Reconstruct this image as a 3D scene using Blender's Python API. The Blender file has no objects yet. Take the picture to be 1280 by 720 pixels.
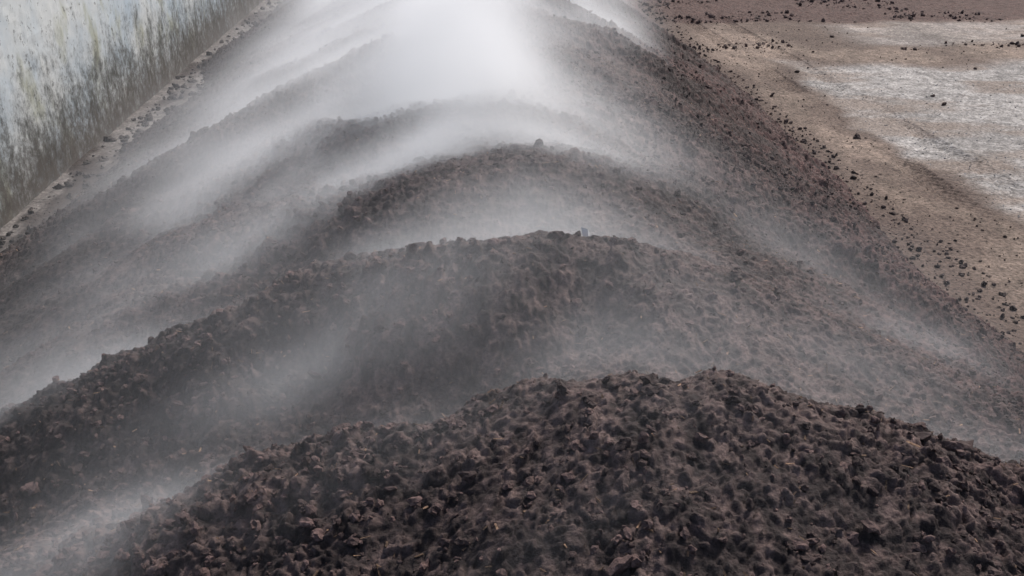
import bpy, math, numpy as np, time
from mathutils import Vector
T0=time.time()
STEAM=True
rng=np.random.default_rng(7)
sc=bpy.context.scene
# ---------------- noise helpers ----------------
def h32(a,b,c,seed):
    with np.errstate(over='ignore'):
        x=(a.astype(np.int64)*73856093 ^ b.astype(np.int64)*19349663 ^ (c.astype(np.int64)*83492791 if not np.isscalar(c) else np.int64(c*83492791)) ^ np.int64(seed*2654435)).astype(np.uint32)
        x^=x>>np.uint32(16); x*=np.uint32(0x7feb352d); x^=x>>np.uint32(15); x*=np.uint32(0x846ca68b); x^=x>>np.uint32(16)
    return x.astype(np.float32)*np.float32(1/4294967296.0)
def vn2(x,y,seed=0):
    ix=np.floor(x).astype(np.int64); iy=np.floor(y).astype(np.int64)
    fx=(x-ix).astype(np.float32); fy=(y-iy).astype(np.float32)
    fx=fx*fx*(3-2*fx); fy=fy*fy*(3-2*fy)
    a=h32(ix,iy,0,seed);b=h32(ix+1,iy,0,seed);c=h32(ix,iy+1,0,seed);d=h32(ix+1,iy+1,0,seed)
    return (a+(b-a)*fx)*(1-fy)+(c+(d-c)*fx)*fy
def fbm2(x,y,o=4,seed=0):
    s=0;a=.5;t=0
    for i in range(o):
        s=s+a*vn2(x*2**i+i*7.3,y*2**i-i*3.1,seed+i);t+=a;a*=.5
    return s/t
def vn3(x,y,z,seed=0):
    ix=np.floor(x).astype(np.int64); iy=np.floor(y).astype(np.int64); iz=np.floor(z).astype(np.int64)
    f=[(q-i).astype(np.float32) for q,i in ((x,ix),(y,iy),(z,iz))]
    fx,fy,fz=[q*q*(3-2*q) for q in f]
    def L(k):
        a=h32(ix,iy,iz+k,seed);b=h32(ix+1,iy,iz+k,seed);c=h32(ix,iy+1,iz+k,seed);d=h32(ix+1,iy+1,iz+k,seed)
        return (a+(b-a)*fx)*(1-fy)+(c+(d-c)*fx)*fy
    l0=L(0); return l0+(L(1)-l0)*fz
def lumps(x,y,cell,seed,rmin=.35,rmax=.75,dens=1.0,tilt=.5):
    x=x/cell;y=y/cell
    ix=np.floor(x).astype(np.int64); iy=np.floor(y).astype(np.int64)
    out=np.zeros(x.shape,np.float32)
    for dx in (-1,0,1):
        for dy in (-1,0,1):
            cx=ix+dx;cy=iy+dy
            px=cx+h32(cx,cy,1,seed);py=cy+h32(cx,cy,2,seed)
            r=rmin+(rmax-rmin)*h32(cx,cy,3,seed)**2
            ex=x-px;ey=y-py
            d2=(ex**2+ey**2)/(r*r)
            v=np.sqrt(np.maximum(0,1-d2))*r*(1+tilt*(ex*(h32(cx,cy,5,seed)-.5)*2+ey*(h32(cx,cy,6,seed)-.5)*2)/r)
            if dens<1: v=v*(h32(cx,cy,4,seed)<dens)
            out=np.maximum(out,v.astype(np.float32))
    return out*cell
def sst(a,b,x):
    t=np.clip((x-a)/(b-a),0,1); return t*t*(3-2*t)
def linkobj(n,me):
    o=bpy.data.objects.new(n,me); sc.collection.objects.link(o); return o
def mesh_from(n,co,faces,smooth=True):
    me=bpy.data.meshes.new(n)
    k=faces.shape[1]
    me.vertices.add(len(co)); me.vertices.foreach_set('co',np.ascontiguousarray(co,dtype=np.float32).ravel())
    me.loops.add(faces.size); me.loops.foreach_set('vertex_index',faces.astype(np.int32).ravel())
    me.polygons.add(len(faces)); me.polygons.foreach_set('loop_start',np.arange(0,faces.size,k,dtype=np.int32))
    try: me.polygons.foreach_set('loop_total',np.full(len(faces),k,np.int32))
    except Exception: pass
    me.update(calc_edges=True)
    me.polygons.foreach_set('use_smooth',np.full(len(faces),smooth))
    return me
def grid_faces(ny,nx):
    i=np.arange(ny*nx).reshape(ny,nx)
    return np.stack([i[:-1,:-1].ravel(),i[:-1,1:].ravel(),i[1:,1:].ravel(),i[1:,:-1].ravel()],1)
def setcol(me,name,c):
    a=me.color_attributes.new(name,'FLOAT_COLOR','POINT')
    a.data.foreach_set('color',np.concatenate([c,np.ones((len(c),1))],1).astype(np.float32).ravel())
# ---------------- windrow base shape ----------------
HP=2.45
PK=np.array([-3.,-1.2,0.6,1.75,3.1,4.25,6.0,7.3,9.0,13.,17.,21.5,26.,31.,36.,41.,47.,60.])
AM=np.array([.15,.15,.15,.10,.12,.15,.02,.02,.34,.15,.2,.2,.25,.2,.2,.2,.2,.2])
def crest(Y): return .34+.10*np.sin(Y*.45+1)+.25*np.exp(-((Y-2.6)/1.)**2)-.2*np.exp(-((Y-9)/2.)**2)
def base(X,Y,full=False):
    c=crest(Y); u=X-c
    wn=vn2(X*0+3.3,Y*.35,11)-.5
    wn2=vn2(X*0+9.3,Y*.9,12)-.5
    wR=4.75+.35*wn+.18*wn2; wL=5.3+.5*wn2-.3*wn
    w=np.where(u>0,wR,wL)
    t=np.abs(u)/w
    lin=1-(np.sqrt(t*t+.02)-.1414)/(np.sqrt(1.02)-.1414)
    f=.55*lin+.45*(1-t**1.8)
    q=Y+.10*np.abs(u)+.9*(fbm2(X*.5,Y*.3,2,21)-.5)+.6*(fbm2(X*1.5,Y*.7,3,22)-.5)
    k=np.clip(np.searchsorted(PK,q)-1,0,len(PK)-2)
    s=(q-PK[k])/(PK[k+1]-PK[k])
    am=(AM[k]*(1-s*s)+AM[k+1]*s*s)*(.45+1.1*vn2(X*.8+4,Y*.25,23))
    am=am+.10*np.exp(-((q-6.1)/1.1)**2)*sst(.8,2.2,u)      # the load at 6 m only shows on the yard side
    saw=np.where(s<.35,np.cos(s/.35*np.pi)*.5+.5,sst(.35,1.,s))
    hh=HP+am*(saw-.75)*2*(.6+.4*np.exp(-(t*1.3)**2))*np.clip(1.3-t,0,1)
    z=hh*f+.18*(fbm2(X*.9,Y*.9,3,31)-.5)*np.clip(1.1-t,0,1)
    # slumped ribs running down both flanks, about 0.7 m apart
    rib=np.sin(2*np.pi*(q*.85-.16*np.abs(u)+.8*fbm2(X*.6,Y*.4,2,33)))
    z=z+.055*rib*sst(.35,1.3,np.abs(u))*np.clip((1-t)*4,0,1)*(.4+1.2*vn2(X*.7,Y*.5,34))*sst(3.6,5.2,Y)
    z=np.where(t<1,z,-.25*(t-1)*6)
    return (z,saw,s,q) if full else z
# ---------------- windrow mesh ----------------
def yspace():
    ys=[-4.];
    while ys[-1]<46:
        y=ys[-1]; d=.0065 if 1.2<y<3.2 else (.0065+.0022*(y-3.2) if y>=3.2 else .06)
        ys.append(y+d)
    return np.array(ys)
ys=yspace(); xs=np.concatenate([np.linspace(-5.6,-2.2,330,endpoint=False),np.linspace(-2.2,3.6,920,endpoint=False),np.linspace(3.6,5.8,230)])
X,Y=np.meshgrid(xs,ys)
Z,SAW,SS,_q=base(X,Y,True)
wx=X+.05*(vn2(X*9,Y*9,41)-.5)+.03*(vn2(X*27,Y*27,42)-.5)+.012*(vn2(X*70,Y*70,45)-.5)
wy=Y+.05*(vn2(X*9,Y*9,43)-.5)+.03*(vn2(X*27,Y*27,44)-.5)+.012*(vn2(X*70,Y*70,46)-.5)
patch=fbm2(X*.9,Y*.9,3,51)
front=sst(.6,.95,SS)*.6+sst(.06,0,SS)*.6      # coarse crumbs roll to the lip of each load
co_amt=sst(.35,.65,patch)*.8+front*.4
D=lumps(wx,wy,.20,61,.2,.5,.35)*.42*co_amt
D+=lumps(wx,wy,.10,62,.25,.6,.6)*.50*(.2+.9*co_amt)
D+=lumps(wx+.3,wy,.048,63,.25,.65,.8)*.72*(.5+.6*co_amt)
D+=lumps(wx,wy+.7,.027,64,.3,.7,.9)*.85
D+=.035*(fbm2(X*8,Y*8,3,71)-.3)+.008*vn2(X*110,Y*110,73)
Z2=Z+(D-.03)*np.where(Z>0,1,.4)
gx=np.gradient(base(xs[None,:]*np.ones((2,1)),np.full((2,len(xs)),5.)),xs,axis=1)[0]
gx=np.convolve(gx,np.ones(61)/61,'same')
X2=X-gx[None,:]*D*.6
co=np.stack([X2,Y-.25*D,Z2],-1).reshape(-1,3)
me=mesh_from('compost_windrow',co,grid_faces(len(ys),len(xs)))
tone=fbm2(X*.7,Y*.7,4,81); fine=fbm2(X*22,Y*22,3,82)
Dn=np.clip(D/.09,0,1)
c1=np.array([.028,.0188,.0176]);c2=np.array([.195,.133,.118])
m=np.clip(.06+.8*(tone-.5)+1.3*(fine-.5)+.40*Dn,0,1)  # random soil tone, plus raised clods painted lighter as sunlit tops
red=sst(1.0,3.2,X)[...,None]
C=c1+(c2-c1)*m[...,None]
C=C*(1-red*np.array([.26,.44,.45]))
C=C*(1-.5*sst(-1.8,-3.6,X)[...,None])      # compost colour gets darker toward the wall side
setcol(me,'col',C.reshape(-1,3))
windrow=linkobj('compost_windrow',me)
print('windrow',len(co),time.time()-T0)
# ---------------- materials ----------------
def newmat(n):
    m=bpy.data.materials.new(n);m.use_nodes=True;nt=m.node_tree
    return m,nt,nt.nodes,nt.links,nt.nodes['Principled BSDF']
def soilmat(n,sc1=60,bump=.02,spec=.25,rough=.9,contrast=.6):
    m,nt,N,L,P=newmat(n)
    at=N.new('ShaderNodeAttribute');at.attribute_name='col'
    tc=N.new('ShaderNodeTexCoord')
    no=N.new('ShaderNodeTexNoise');no.inputs['Scale'].default_value=sc1;no.inputs['Detail'].default_value=5;no.inputs['Roughness'].default_value=.7
    L.new(tc.outputs['Object'],no.inputs['Vector'])
    mr=N.new('ShaderNodeMapRange');mr.inputs['From Min'].default_value=.3;mr.inputs['From Max'].default_value=.7
    mr.inputs['To Min'].default_value=1-contrast;mr.inputs['To Max'].default_value=1+contrast
    L.new(no.outputs['Fac'],mr.inputs['Value'])
    mx=N.new('ShaderNodeVectorMath');mx.operation='SCALE'
    L.new(at.outputs['Color'],mx.inputs[0]);L.new(mr.outputs[0],mx.inputs['Scale'])
    L.new(mx.outputs[0],P.inputs['Base Color'])
    bp=N.new('ShaderNodeBump');bp.inputs['Strength'].default_value=1.;bp.inputs['Distance'].default_value=bump
    L.new(no.outputs['Fac'],bp.inputs['Height']);L.new(bp.outputs[0],P.inputs['Normal'])
    P.inputs['Roughness'].default_value=rough;P.inputs['Specular IOR Level'].default_value=spec
    return m
windrow.data.materials.append(soilmat('compost',60,.014,.3,.8,.6))
# ---------------- loose clods ----------------
import bmesh
def ico(sub,seed):
    bm=bmesh.new();bmesh.ops.create_icosphere(bm,subdivisions=sub,radius=1)
    v=np.array([w.co[:] for w in bm.verts]);f=np.array([[q.index for q in p.verts] for p in bm.faces]);bm.free()
    n=vn3(v[:,0]*1.6+5+seed,v[:,1]*1.6+5,v[:,2]*1.6+5,seed)-.5+.7*(vn3(v[:,0]*4+9,v[:,1]*4+5,v[:,2]*4+seed,seed)-.5)
    return v*(1+1.1*n[:,None])*np.array([1,.8,.65]),f
bases=[ico(2,i) for i in range(10)]
def scatter(name,P,S,cols,mat):
    r=np.random.default_rng(len(P));n=len(P)
    k=r.integers(0,len(bases),n);VV=[];FF=[];CC=[];off=0
    for b in range(len(bases)):
        idx=np.where(k==b)[0]
        if len(idx)==0: continue
        v,f=bases[b];nb=len(idx)
        a=r.random((nb,3))*6.28
        ca,sa=np.cos(a),np.sin(a)
        Rz=np.zeros((nb,3,3));Rz[:,0,0]=ca[:,0];Rz[:,0,1]=-sa[:,0];Rz[:,1,0]=sa[:,0];Rz[:,1,1]=ca[:,0];Rz[:,2,2]=1
        Rx=np.zeros((nb,3,3));Rx[:,1,1]=ca[:,1];Rx[:,1,2]=-sa[:,1];Rx[:,2,1]=sa[:,1];Rx[:,2,2]=ca[:,1];Rx[:,0,0]=1
        R=Rz@Rx
        sv=S[idx][:,None,None]*v[None]*(.7+.6*r.random((nb,1,3)))
        w=np.einsum('nij,nkj->nki',R,sv)+P[idx][:,None,:]
        VV.append(w.reshape(-1,3));FF.append((f[None]+(np.arange(nb)*len(v))[:,None,None]+off).reshape(-1,3))
        CC.append(np.repeat(cols[idx],len(v),0));off+=nb*len(v)
    me=mesh_from(name,np.concatenate(VV),np.concatenate(FF),False);setcol(me,'col',np.concatenate(CC))
    o=linkobj(name,me);me.materials.append(mat);return o
claymat=soilmat('clod_soil',70,.012,.3,.8)
ok=np.where((Y.ravel()>1.2)&(Z.ravel()>.02)&(Y.ravel()<24))[0]
n=50000
pick=rng.choice(ok,n)
keep=rng.random(n)<(.15+.85*np.clip(co_amt.ravel()[pick],0,1));pick=pick[keep];n=len(pick)
S=.005+.019*rng.random(n)**2.8+.020*(rng.random(n)<.010)
P_=co[pick].copy();P_[:,2]+=S*.3
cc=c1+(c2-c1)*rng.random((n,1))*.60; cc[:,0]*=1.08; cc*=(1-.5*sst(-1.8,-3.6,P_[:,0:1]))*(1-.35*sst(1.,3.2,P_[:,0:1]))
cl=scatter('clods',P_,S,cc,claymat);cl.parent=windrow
# ---------------- straw / woodchip bits ----------------
def bits(name,idx,lmin,lmax,wd,cols,src):
    r=np.random.default_rng(5);n=len(idx)
    bx=np.array([[sx,sy,sz] for sx in(-.5,.5) for sy in(-.5,.5) for sz in(-.5,.5)])
    fq=np.array([[0,1,3,2],[4,6,7,5],[0,4,5,1],[2,3,7,6],[0,2,6,4],[1,5,7,3]])
    d=r.normal(size=(n,3));d[:,2]*=.5;d/=np.linalg.norm(d,axis=1)[:,None]
    up=r.normal(size=(n,3))*.4+[0,0,1];s=np.cross(d,up);s/=np.linalg.norm(s,axis=1)[:,None];u=np.cross(s,d)
    l=lmin+(lmax-lmin)*r.random(n)**2;w=wd*(.5+r.random(n))
    V=src[idx][:,None,:]+d[:,None,:]*(bx[None,:,0]*l[:,None])[...,None]+s[:,None,:]*(bx[None,:,1]*w[:,None])[...,None]+u[:,None,:]*(bx[None,:,2]*w[:,None]*.35)[...,None]
    V[:,:,2]+=.006
    F=(fq[None]+(np.arange(n)*8)[:,None,None]).reshape(-1,4)
    me=mesh_from(name,V.reshape(-1,3),F,False);setcol(me,'col',np.repeat(cols,8,0));return linkobj(name,me)
pk=rng.choice(ok,5000)
colb=np.array([.26,.16,.10])*(.3+1.3*rng.random((5000,1))**2)
wc=bits('woodchips',pk,.012,.05,.005,colb,co);wc.data.materials.append(claymat);wc.parent=windrow
j=np.argmin((co[:,0]-.60)**2+(co[:,1]-4.3)**2)
sv=np.array([[0,0,0],[.018,.003,0],[.012,.0,.05],[-.012,.004,.058],[.002,.01,.03],[.02,.012,.032]])*1.4+co[j]+np.array([0,0,.015])
sm=mesh_from('plastic_scrap',sv,np.array([[0,1,2],[0,2,3],[0,4,3],[1,5,2]]),False)
scr=linkobj('plastic_scrap',sm);m,nt,N,L,P=newmat('scrap_plastic');P.inputs['Base Color'].default_value=(.8,.8,.78,1);P.inputs['Roughness'].default_value=.5;sm.materials.append(m)
# ---------------- ground ----------------
gx_=np.concatenate([[-300,-120,-50,-20,-10,-7],np.arange(-5.8,-4.2,.04),np.arange(-4.2,4.4,.4),np.arange(4.4,7.6,.018),np.arange(7.6,14,.03),np.arange(14,22,.12),[24,30,50,120,300]])
gy_=[-300,-100,-40,-12,-4,0,2]
y=4.
while y<32: gy_.append(y); y+=.02+.0016*(y-4)
gy_=np.array(gy_+[34,38,44,55,80,150,400])
GX,GY=np.meshgrid(gx_,gy_)
edge=6.75+.9*(fbm2(GX*0+2,GY*.35,3,101)-.5)+.7*(fbm2(GX*1.3,GY*1.3,4,102)-.5)
gr=sst(-.2,.3,GX-edge)
far=sst(0,1.0,GY-18.9+1.6*(fbm2(GX*.5,GY*.5,3,103)-.5))
far2=sst(0,.8,GY-21.0+1.2*(fbm2(GX*.5,GY*.5,3,107)-.5))*sst(8.5,9.8,GX)
soil=sst(0,.8,GY-24.0+1.5*(fbm2(GX*.4,GY*.4,3,104)-.5))
grav=np.clip(gr*(1-far)+far2*.5,0,1)*(1-soil)
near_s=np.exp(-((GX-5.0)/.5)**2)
left=sst(-4.5,-4.9,GX)
hgt=.05*(fbm2(GX*.8,GY*.8,3,111)-.5)
rough=lumps(GX,GY,.09,112,.2,.6,.5)*.35+lumps(GX,GY,.04,113)*.3
hgt=hgt+rough*(1-grav)*(.6+.8*soil)+grav*lumps(GX,GY,.05,114,.2,.5,.4)*.12
for xc,wd in ((6.05,.22),(7.0,.18)):
    xx=GX-(xc+.35*np.sin(GY*.12+.6)); inr=sst(wd,wd-.05,np.abs(xx))
    bars=.5+.5*np.sign(np.sin((GY+np.abs(xx)*1.1)*2*np.pi/.16))
    hgt=hgt-.035*inr*(1-.6*bars)*sst(.35,.65,vn2(GX*.5,GY*.5,120))
hgt=hgt*(np.abs(GX)<24)*(GY<33)
gco=np.stack([GX,GY,hgt],-1).reshape(-1,3)
dirt=np.array([.195,.148,.117]);dk=np.array([.088,.061,.050]);gravc=np.array([.32,.30,.28]);soilc=np.array([.085,.053,.045])
t1=fbm2(GX*.9,GY*.5,4,131)[...,None];t2=fbm2(GX*9,GY*9,3,132)[...,None]
spk=fbm2(GX*16,GY*12,2,139)[...,None]
Cg=dirt*(.5+1.*t1)*(.5+1.0*t2)
dp=sst(.42,.62,fbm2(GX*1.1,GY*.6,4,133))[...,None]*.6
Cg=Cg*(1-dp)+dk*dp
Cv=gravc*(.6+.8*t1)*(.35+1.0*t2+.3*sst(.55,.75,spk))
vdirt=sst(.48,.74,fbm2(GX*.7,GY*1.6,4,134)+.12*sst(16,11,GY))[...,None]*.7
Cv=Cv*(1-vdirt)+dirt*1.0*vdirt
G=grav[...,None];Cg=Cg*(1-G)+Cv*G
eb=np.exp(-((GX-edge+.1)/.16)**2)[...,None]*(1-far[...,None])*.5
Cg=Cg*(1-eb)+dk*.9*eb
so=soil[...,None];Cg=Cg*(1-so)+soilc*(.6+.9*t2)*so
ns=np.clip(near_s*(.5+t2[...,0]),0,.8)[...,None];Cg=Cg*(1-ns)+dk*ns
lf=left[...,None];Cl=np.array([.165,.15,.14])*(.35+1.0*t2);mm=sst(.46,.62,fbm2(GX*2,GY*.8,4,135))[...,None]
Cl=Cl*(1-mm)+np.array([.045,.036,.032])*mm
Cg=Cg*(1-lf)+Cl*lf
gm=mesh_from('ground',gco,grid_faces(len(gy_),len(gx_)));setcol(gm,'col',Cg.reshape(-1,3))
ground=linkobj('ground',gm);gm.materials.append(soilmat('yard_ground',22,.015,.2,.9,.75))
def gsc(n,cond,s0,s1,p,cols,nm):
    idx=np.where(cond.ravel())[0];pk=rng.choice(idx,n);S=s0+(s1-s0)*rng.random(n)**p
    P=gco[pk].copy();P[:,0]+=rng.normal(size=n)*.03;P[:,1]+=rng.normal(size=n)*.03;P[:,2]+=S*.3
    c=cols*(.5+rng.random((n,1)));return P,S,c
inner=(GY>4)&(GY<32)&(GX>4.6)&(GX<20)
clump=fbm2(GX*.6,GY*.6,3,150)
parts=[gsc(2500,inner&(grav<.4)&(soil<.5),.005,.020,4,np.array([.10,.07,.055]),''),
 gsc(1800,inner&(GX<5.5),.008,.040,3,np.array([.05,.032,.028]),''),
 gsc(1500,inner&(soil>.5)&(clump>.5),.012,.07,4,np.array([.085,.053,.045]),''),
 gsc(40,inner&(GY>14)&(soil<.5),.02,.075,3,np.array([.08,.052,.042]),''),
 gsc(200,inner&(np.abs(GY-21.3-.25*np.sin(GX))<.4)&(clump>.47),.012,.06,3,np.array([.08,.05,.042]),''),
 gsc(6000,inner&(grav>.5),.004,.013,2,np.array([.38,.36,.34]),''),
 gsc(1400,(GX<-4.5)&(GX>-5.35)&(GY>5)&(GY<30),.008,.07,3,np.array([.055,.045,.04]),'')]
scatter('yard_debris',np.concatenate([p[0] for p in parts]),np.concatenate([p[1] for p in parts]),np.concatenate([p[2] for p in parts]),claymat)
# ---------------- wall ----------------
wy_=np.arange(-6,46,.06);wz_=np.arange(-.1,3.61,.05)
WY,WZ=np.meshgrid(wy_,wz_);wxd=-5.46+.03*(fbm2(WY*1.2,WZ*1.2,4,201)-.5)+.01*(fbm2(WY*9,WZ*9,2,202)-.5)
A=np.stack([wxd,WY,WZ],-1).reshape(-1,3);ny,nx=WY.shape
B=A.copy();B[:,0]=-5.75
ia=np.arange(ny*nx).reshape(ny,nx);ib=ia+ny*nx
f=[grid_faces(ny,nx),grid_faces(ny,nx)[:,::-1]+ny*nx]
def st(a,b): return np.stack([a[:-1],b[:-1],b[1:],a[1:]],1)
f+=[st(ia[-1],ib[-1]),st(ib[0],ia[0]),st(ib[:,-1],ia[:,-1]),st(ia[:,0],ib[:,0])]
wm=mesh_from('concrete_wall',np.concatenate([A,B]),np.concatenate(f),False)
wall=linkobj('concrete_wall',wm)
m,nt,N,L,P=newmat('weathered_paint')
tc=N.new('ShaderNodeTexCoord')
def noise(scale,det,map_scale,rough=.6):
    mp=N.new('ShaderNodeMapping');mp.inputs['Scale'].default_value=map_scale;L.new(tc.outputs['Object'],mp.inputs['Vector'])
    no=N.new('ShaderNodeTexNoise');no.inputs['Scale'].default_value=scale;no.inputs['Detail'].default_value=det;no.inputs['Roughness'].default_value=rough
    L.new(mp.outputs[0],no.inputs['Vector']);return no.outputs['Fac']
def mrange(v,a,b,c=0.,d=1.):
    q=N.new('ShaderNodeMapRange');q.interpolation_type='SMOOTHSTEP'
    for i,k in zip(('From Min','From Max','To Min','To Max'),(a,b,c,d)): q.inputs[i].default_value=k
    L.new(v,q.inputs['Value']);return q.outputs[0]
def mth(op,a,b):
    q=N.new('ShaderNodeMath');q.operation=op
    for i,v in enumerate((a,b)):
        if isinstance(v,(int,float)): q.inputs[i].default_value=v
        else: L.new(v,q.inputs[i])
    return q.outputs[0]
def mix(f,a,b):
    q=N.new('ShaderNodeMix');q.data_type='RGBA'
    L.new(f,q.inputs[0])
    for i,v in ((6,a),(7,b)):
        if isinstance(v,tuple): q.inputs[i].default_value=(*v,1)
        else: L.new(v,q.inputs[i])
    return q.outputs[2]
sx=N.new('ShaderNodeSeparateXYZ');L.new(tc.outputs['Object'],sx.inputs[0]);zz=sx.outputs['Z']
c0=mix(mrange(noise(.7,4,(1,1,1)),.35,.65),(.42,.49,.54),(.58,.60,.59))
streak=noise(2.2,7,(1,1.2,.7),.75)
fin=noise(9,9,(1,1,.9),.85)
low=mrange(zz,0.,2.4,1,0)
g=mth('ADD',mth('MULTIPLY',streak,.6),mth('MULTIPLY',fin,.6))
g=mth('ADD',g,mth('MULTIPLY',low,.25))
c1_=mix(mrange(noise(1.3,5,(1,1,.6)),.52,.70),c0,(.36,.37,.28))
c2_=mix(mrange(g,.63,.89),c1_,(.08,.083,.078))
c3_=mix(mrange(mth('ADD',mth('MULTIPLY',low,.6),mth('MULTIPLY',fin,.5)),.66,.98),c2_,(.085,.07,.06))
pore=mrange(noise(12,5,(1,1,.9),.7),.59,.65)
c4_=mix(mth('MULTIPLY',pore,.7),c3_,(.08,.08,.075))
L.new(c4_,P.inputs['Base Color']);P.inputs['Roughness'].default_value=.85
bp=N.new('ShaderNodeBump');bp.inputs['Strength'].default_value=.6;bp.inputs['Distance'].default_value=.01;L.new(fin,bp.inputs['Height']);L.new(bp.outputs[0],P.inputs['Normal'])
wm.materials.append(m)
# ---------------- steam ----------------
if STEAM:
    x0,x1,y0,y1,z0,z1=-5.35,5.4,.8,29.,0.,4.2
    nx,ny,nz=86,250,50
    vx=np.linspace(x0,x1,nx,dtype=np.float32);vy=np.linspace(y0,y1,ny,dtype=np.float32);vz=np.linspace(z0,z1,nz,dtype=np.float32)
    bx,by=np.meshgrid(vx,vy);bb,sw,ssx,qq=base(bx,by,True);bb=np.maximum(bb,0);u=bx-crest(by)
    def bump(cx,cy,sx,sy,a): return a*np.exp(-((u-cx)/sx)**2-((by-cy)/sy)**2)
    M=bump(-.2,7.2,.7,1.2,1.5)+bump(-1.4,8.5,1.1,2.3,.22)+bump(.45,5.6,.6,.8,.22)
    M+=bump(-1.5,5.6,1.2,1.5,.20)+bump(-2.0,4.2,1.3,1.2,.16)            # drift down the left flank
    M+=bump(-.5,14,1.6,3.0,.45)+bump(-.5,20,2.2,6,.5)+bump(2.0,15,.8,3.5,.30)
    M+=bump(-1.0,3.6,1.3,.6,.07)+bump(-1.4,2.6,1.5,.9,.05)
    trough=sst(.0,.3,ssx)*sst(.85,.4,ssx)
    wq=.17*sst(4.3,4.7,qq)*sst(6.1,5.6,qq)*(1-.6*sst(1.3,2.8,u))+.05*sst(6.1,6.8,qq)*sst(9,7,qq)+.12*sst(3.1,3.4,qq)*sst(4.2,3.9,qq)
    M+=trough*wq*sst(-.8,.5,u)*1.3
    M+=.014+.08*sst(.6,-1.4,u)*sst(1,4,by)
    M+=.05*sst(.2,1.2,u)*sst(5.5,7,by)*sst(14,9,by)
    lim=1.7+1.3*sst(6.0,4.3,by)+.8*sst(11,14,by)
    M*=sst(lim+.7,lim-1.2,u)*(.10+.90*sst(-4.0,-2.5,u))
    ac=by+.45*np.abs(u); al=np.abs(u)-.45*by
    M*=.12+1.55*sst(.25,.75,fbm2(al*.45,ac*1.8,4,304))
    zg=vz[:,None,None]
    hh=zg-bb[None]
    thick=(.22+.36*sst(.2,1.2,M)+.20*sst(7,14,by))[None]
    prof=np.exp(-np.maximum(hh,0)/thick)*sst(1.5,.8,hh)
    prof[hh<-.2]=0
    AC=np.broadcast_to(ac[None],hh.shape);AL=np.broadcast_to(al[None],hh.shape);ZZ=np.broadcast_to(zg,hh.shape)
    XX=np.broadcast_to(bx[None],hh.shape);YY=np.broadcast_to(by[None],hh.shape)
    nn=0;tt=0;a=.5
    wob=vn3(XX*.7,YY*.7,ZZ*.7,310)*1.0
    for i,(s) in enumerate((.9,1.9,3.8)):
        nn=nn+a*vn3((AL*.45+wob)*s,(AC*1.5+.6*ZZ+wob)*s,(ZZ*1.2+.3*AL)*s,320+i);tt+=a;a*=.85
    nn/=tt
    dens=(M[None]*prof*(.08+2.8*sst(.36,.70,nn))).astype(np.float32)
    e=sst(0,.5,XX-x0)*sst(0,.5,x1-XX)*sst(0,.8,YY-y0)*sst(0,2,y1-YY)*sst(0,.4,z1-ZZ)
    dens*=e; dens[dens<.008]=0
    me=bpy.data.meshes.new('steam');me.vertices.add(dens.size)
    at=me.attributes.new('dens','FLOAT','POINT');at.data.foreach_set('value',dens.ravel())
    st_=linkobj('steam_cloud',me)
    m=bpy.data.materials.new('steam');m.use_nodes=True;nt=m.node_tree;nt.nodes.clear()
    out=nt.nodes.new('ShaderNodeOutputMaterial');pv=nt.nodes.new('ShaderNodeVolumePrincipled')
    pv.inputs['Color'].default_value=(.96,.965,.985,1);pv.inputs['Anisotropy'].default_value=.2
    ai=nt.nodes.new('ShaderNodeAttribute');ai.attribute_name='density'
    mu=nt.nodes.new('ShaderNodeMath');mu.operation='MULTIPLY';mu.inputs[1].default_value=1.7
    me2=nt.nodes.new('ShaderNodeMath');me2.operation='MULTIPLY';me2.inputs[1].default_value=.29
    nt.links.new(ai.outputs['Fac'],mu.inputs[0]);nt.links.new(mu.outputs[0],pv.inputs['Density'])
    nt.links.new(mu.outputs[0],me2.inputs[0]);nt.links.new(me2.outputs[0],pv.inputs['Emission Strength'])  # steam itself glows with its density, added in place of multiple scattering
    pv.inputs['Emission Color'].default_value=(.96,.965,1,1)
    pv.inputs['Density Attribute'].default_value=''
    nt.links.new(pv.outputs[0],out.inputs['Volume'])
    try: m.cycles.volume_step_rate=8
    except Exception as ex: print('no step rate',ex)
    me.materials.append(m)
    ng=bpy.data.node_groups.new('steam_gn','GeometryNodeTree')
    ng.interface.new_socket('Geometry',in_out='INPUT',socket_type='NodeSocketGeometry')
    ng.interface.new_socket('Geometry',in_out='OUTPUT',socket_type='NodeSocketGeometry')
    N=ng.nodes;L=ng.links
    gi=N.new('NodeGroupInput');go=N.new('NodeGroupOutput');vc=N.new('GeometryNodeVolumeCube')
    vc.inputs['Min'].default_value=(x0,y0,z0);vc.inputs['Max'].default_value=(x1,y1,z1)
    vc.inputs['Resolution X'].default_value=nx;vc.inputs['Resolution Y'].default_value=ny;vc.inputs['Resolution Z'].default_value=nz
    po=N.new('GeometryNodeInputPosition');sp=N.new('ShaderNodeSeparateXYZ');L.new(po.outputs[0],sp.inputs[0])
    def fm(op,a,b):
        q=N.new('ShaderNodeMath');q.operation=op
        for i,v in enumerate((a,b)):
            if v is None: continue
            if isinstance(v,(int,float)): q.inputs[i].default_value=v
            else: L.new(v,q.inputs[i])
        return q.outputs[0]
    def idx(s,lo,hi,n_): return fm('ROUND',fm('MULTIPLY',fm('SUBTRACT',s,lo),(n_-1)/(hi-lo)),None)
    def im(op,a,b):
        q=N.new('FunctionNodeIntegerMath');q.operation=op
        for i,v in enumerate((a,b)):
            if isinstance(v,int): q.inputs[i].default_value=v
            else: L.new(v,q.inputs[i])
        return q.outputs[0]
    ixs=idx(sp.outputs[0],x0,x1,nx);iys=idx(sp.outputs[1],y0,y1,ny);izs=idx(sp.outputs[2],z0,z1,nz)
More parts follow.
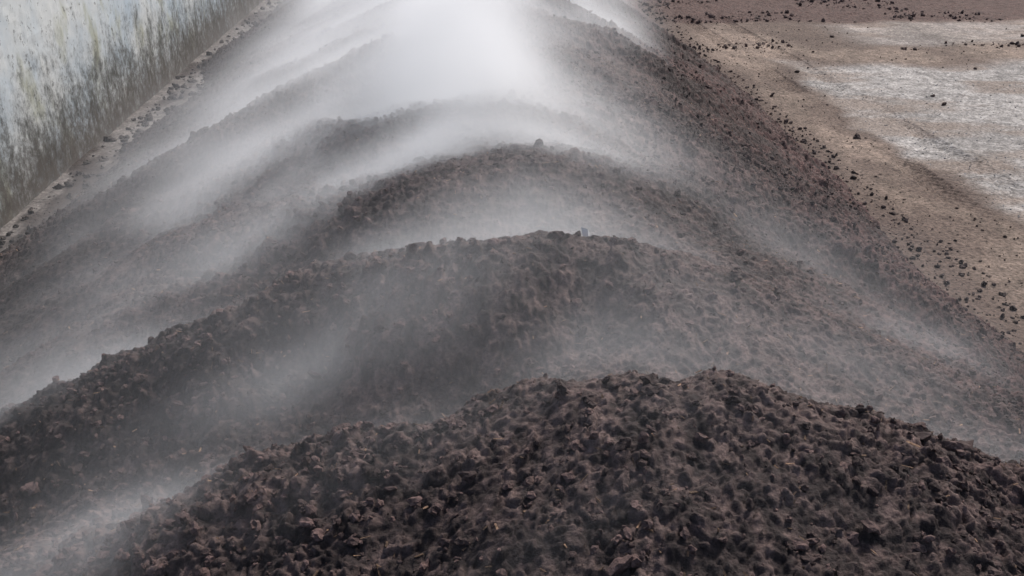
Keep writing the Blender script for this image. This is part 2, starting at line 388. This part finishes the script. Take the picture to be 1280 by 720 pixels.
    ii=im('ADD',im('MULTIPLY',im('ADD',im('MULTIPLY',izs,ny),iys),nx),ixs)
    na=N.new('GeometryNodeInputNamedAttribute');na.data_type='FLOAT';na.inputs['Name'].default_value='dens'
    si=N.new('GeometryNodeSampleIndex');si.data_type='FLOAT';si.domain='POINT';si.clamp=True
    L.new(gi.outputs[0],si.inputs['Geometry']);L.new(na.outputs[0],si.inputs['Value']);L.new(ii,si.inputs['Index'])
    L.new(si.outputs[0],vc.inputs['Density'])
    sm_=N.new('GeometryNodeSetMaterial');sm_.inputs['Material'].default_value=m
    L.new(vc.outputs[0],sm_.inputs[0]);L.new(sm_.outputs[0],go.inputs[0])
    md=st_.modifiers.new('steam','NODES');md.node_group=ng
    print('steam',dens.size,dens.max(),time.time()-T0)
# ---------------- light, world, camera ----------------
w=bpy.data.worlds.new('World');sc.world=w;w.use_nodes=True;nt=w.node_tree
sky=nt.nodes.new('ShaderNodeTexSky');sky.sky_type='NISHITA';sky.sun_disc=False
EL=46;AZ=36
sky.sun_elevation=math.radians(EL);sky.sun_rotation=math.radians(AZ);sky.dust_density=4;sky.air_density=1.0
bg=nt.nodes['Background'];bg.inputs['Strength'].default_value=.15
nt.links.new(sky.outputs[0],bg.inputs['Color'])
sl=bpy.data.lights.new('sun','SUN');sl.energy=3.0;sl.angle=math.radians(7);sl.color=(1,.965,.935)
so_=bpy.data.objects.new('sun',sl);sc.collection.objects.link(so_)
d=Vector((math.sin(math.radians(AZ))*math.cos(math.radians(EL)),math.cos(math.radians(AZ))*math.cos(math.radians(EL)),math.sin(math.radians(EL))))
so_.rotation_euler=d.to_track_quat('Z','Y').to_euler();so_.location=d*30
cam=bpy.data.cameras.new('camera');co_=bpy.data.objects.new('camera',cam);sc.collection.objects.link(co_);sc.camera=co_
cam.lens=33.75;cam.clip_end=1000
co_.location=(0,0,4.2);co_.rotation_euler=(math.radians(90-25.1),0,math.radians(-3.3))
sc.view_settings.view_transform='Standard';sc.view_settings.look='None';sc.view_settings.exposure=0
print('done',time.time()-T0)
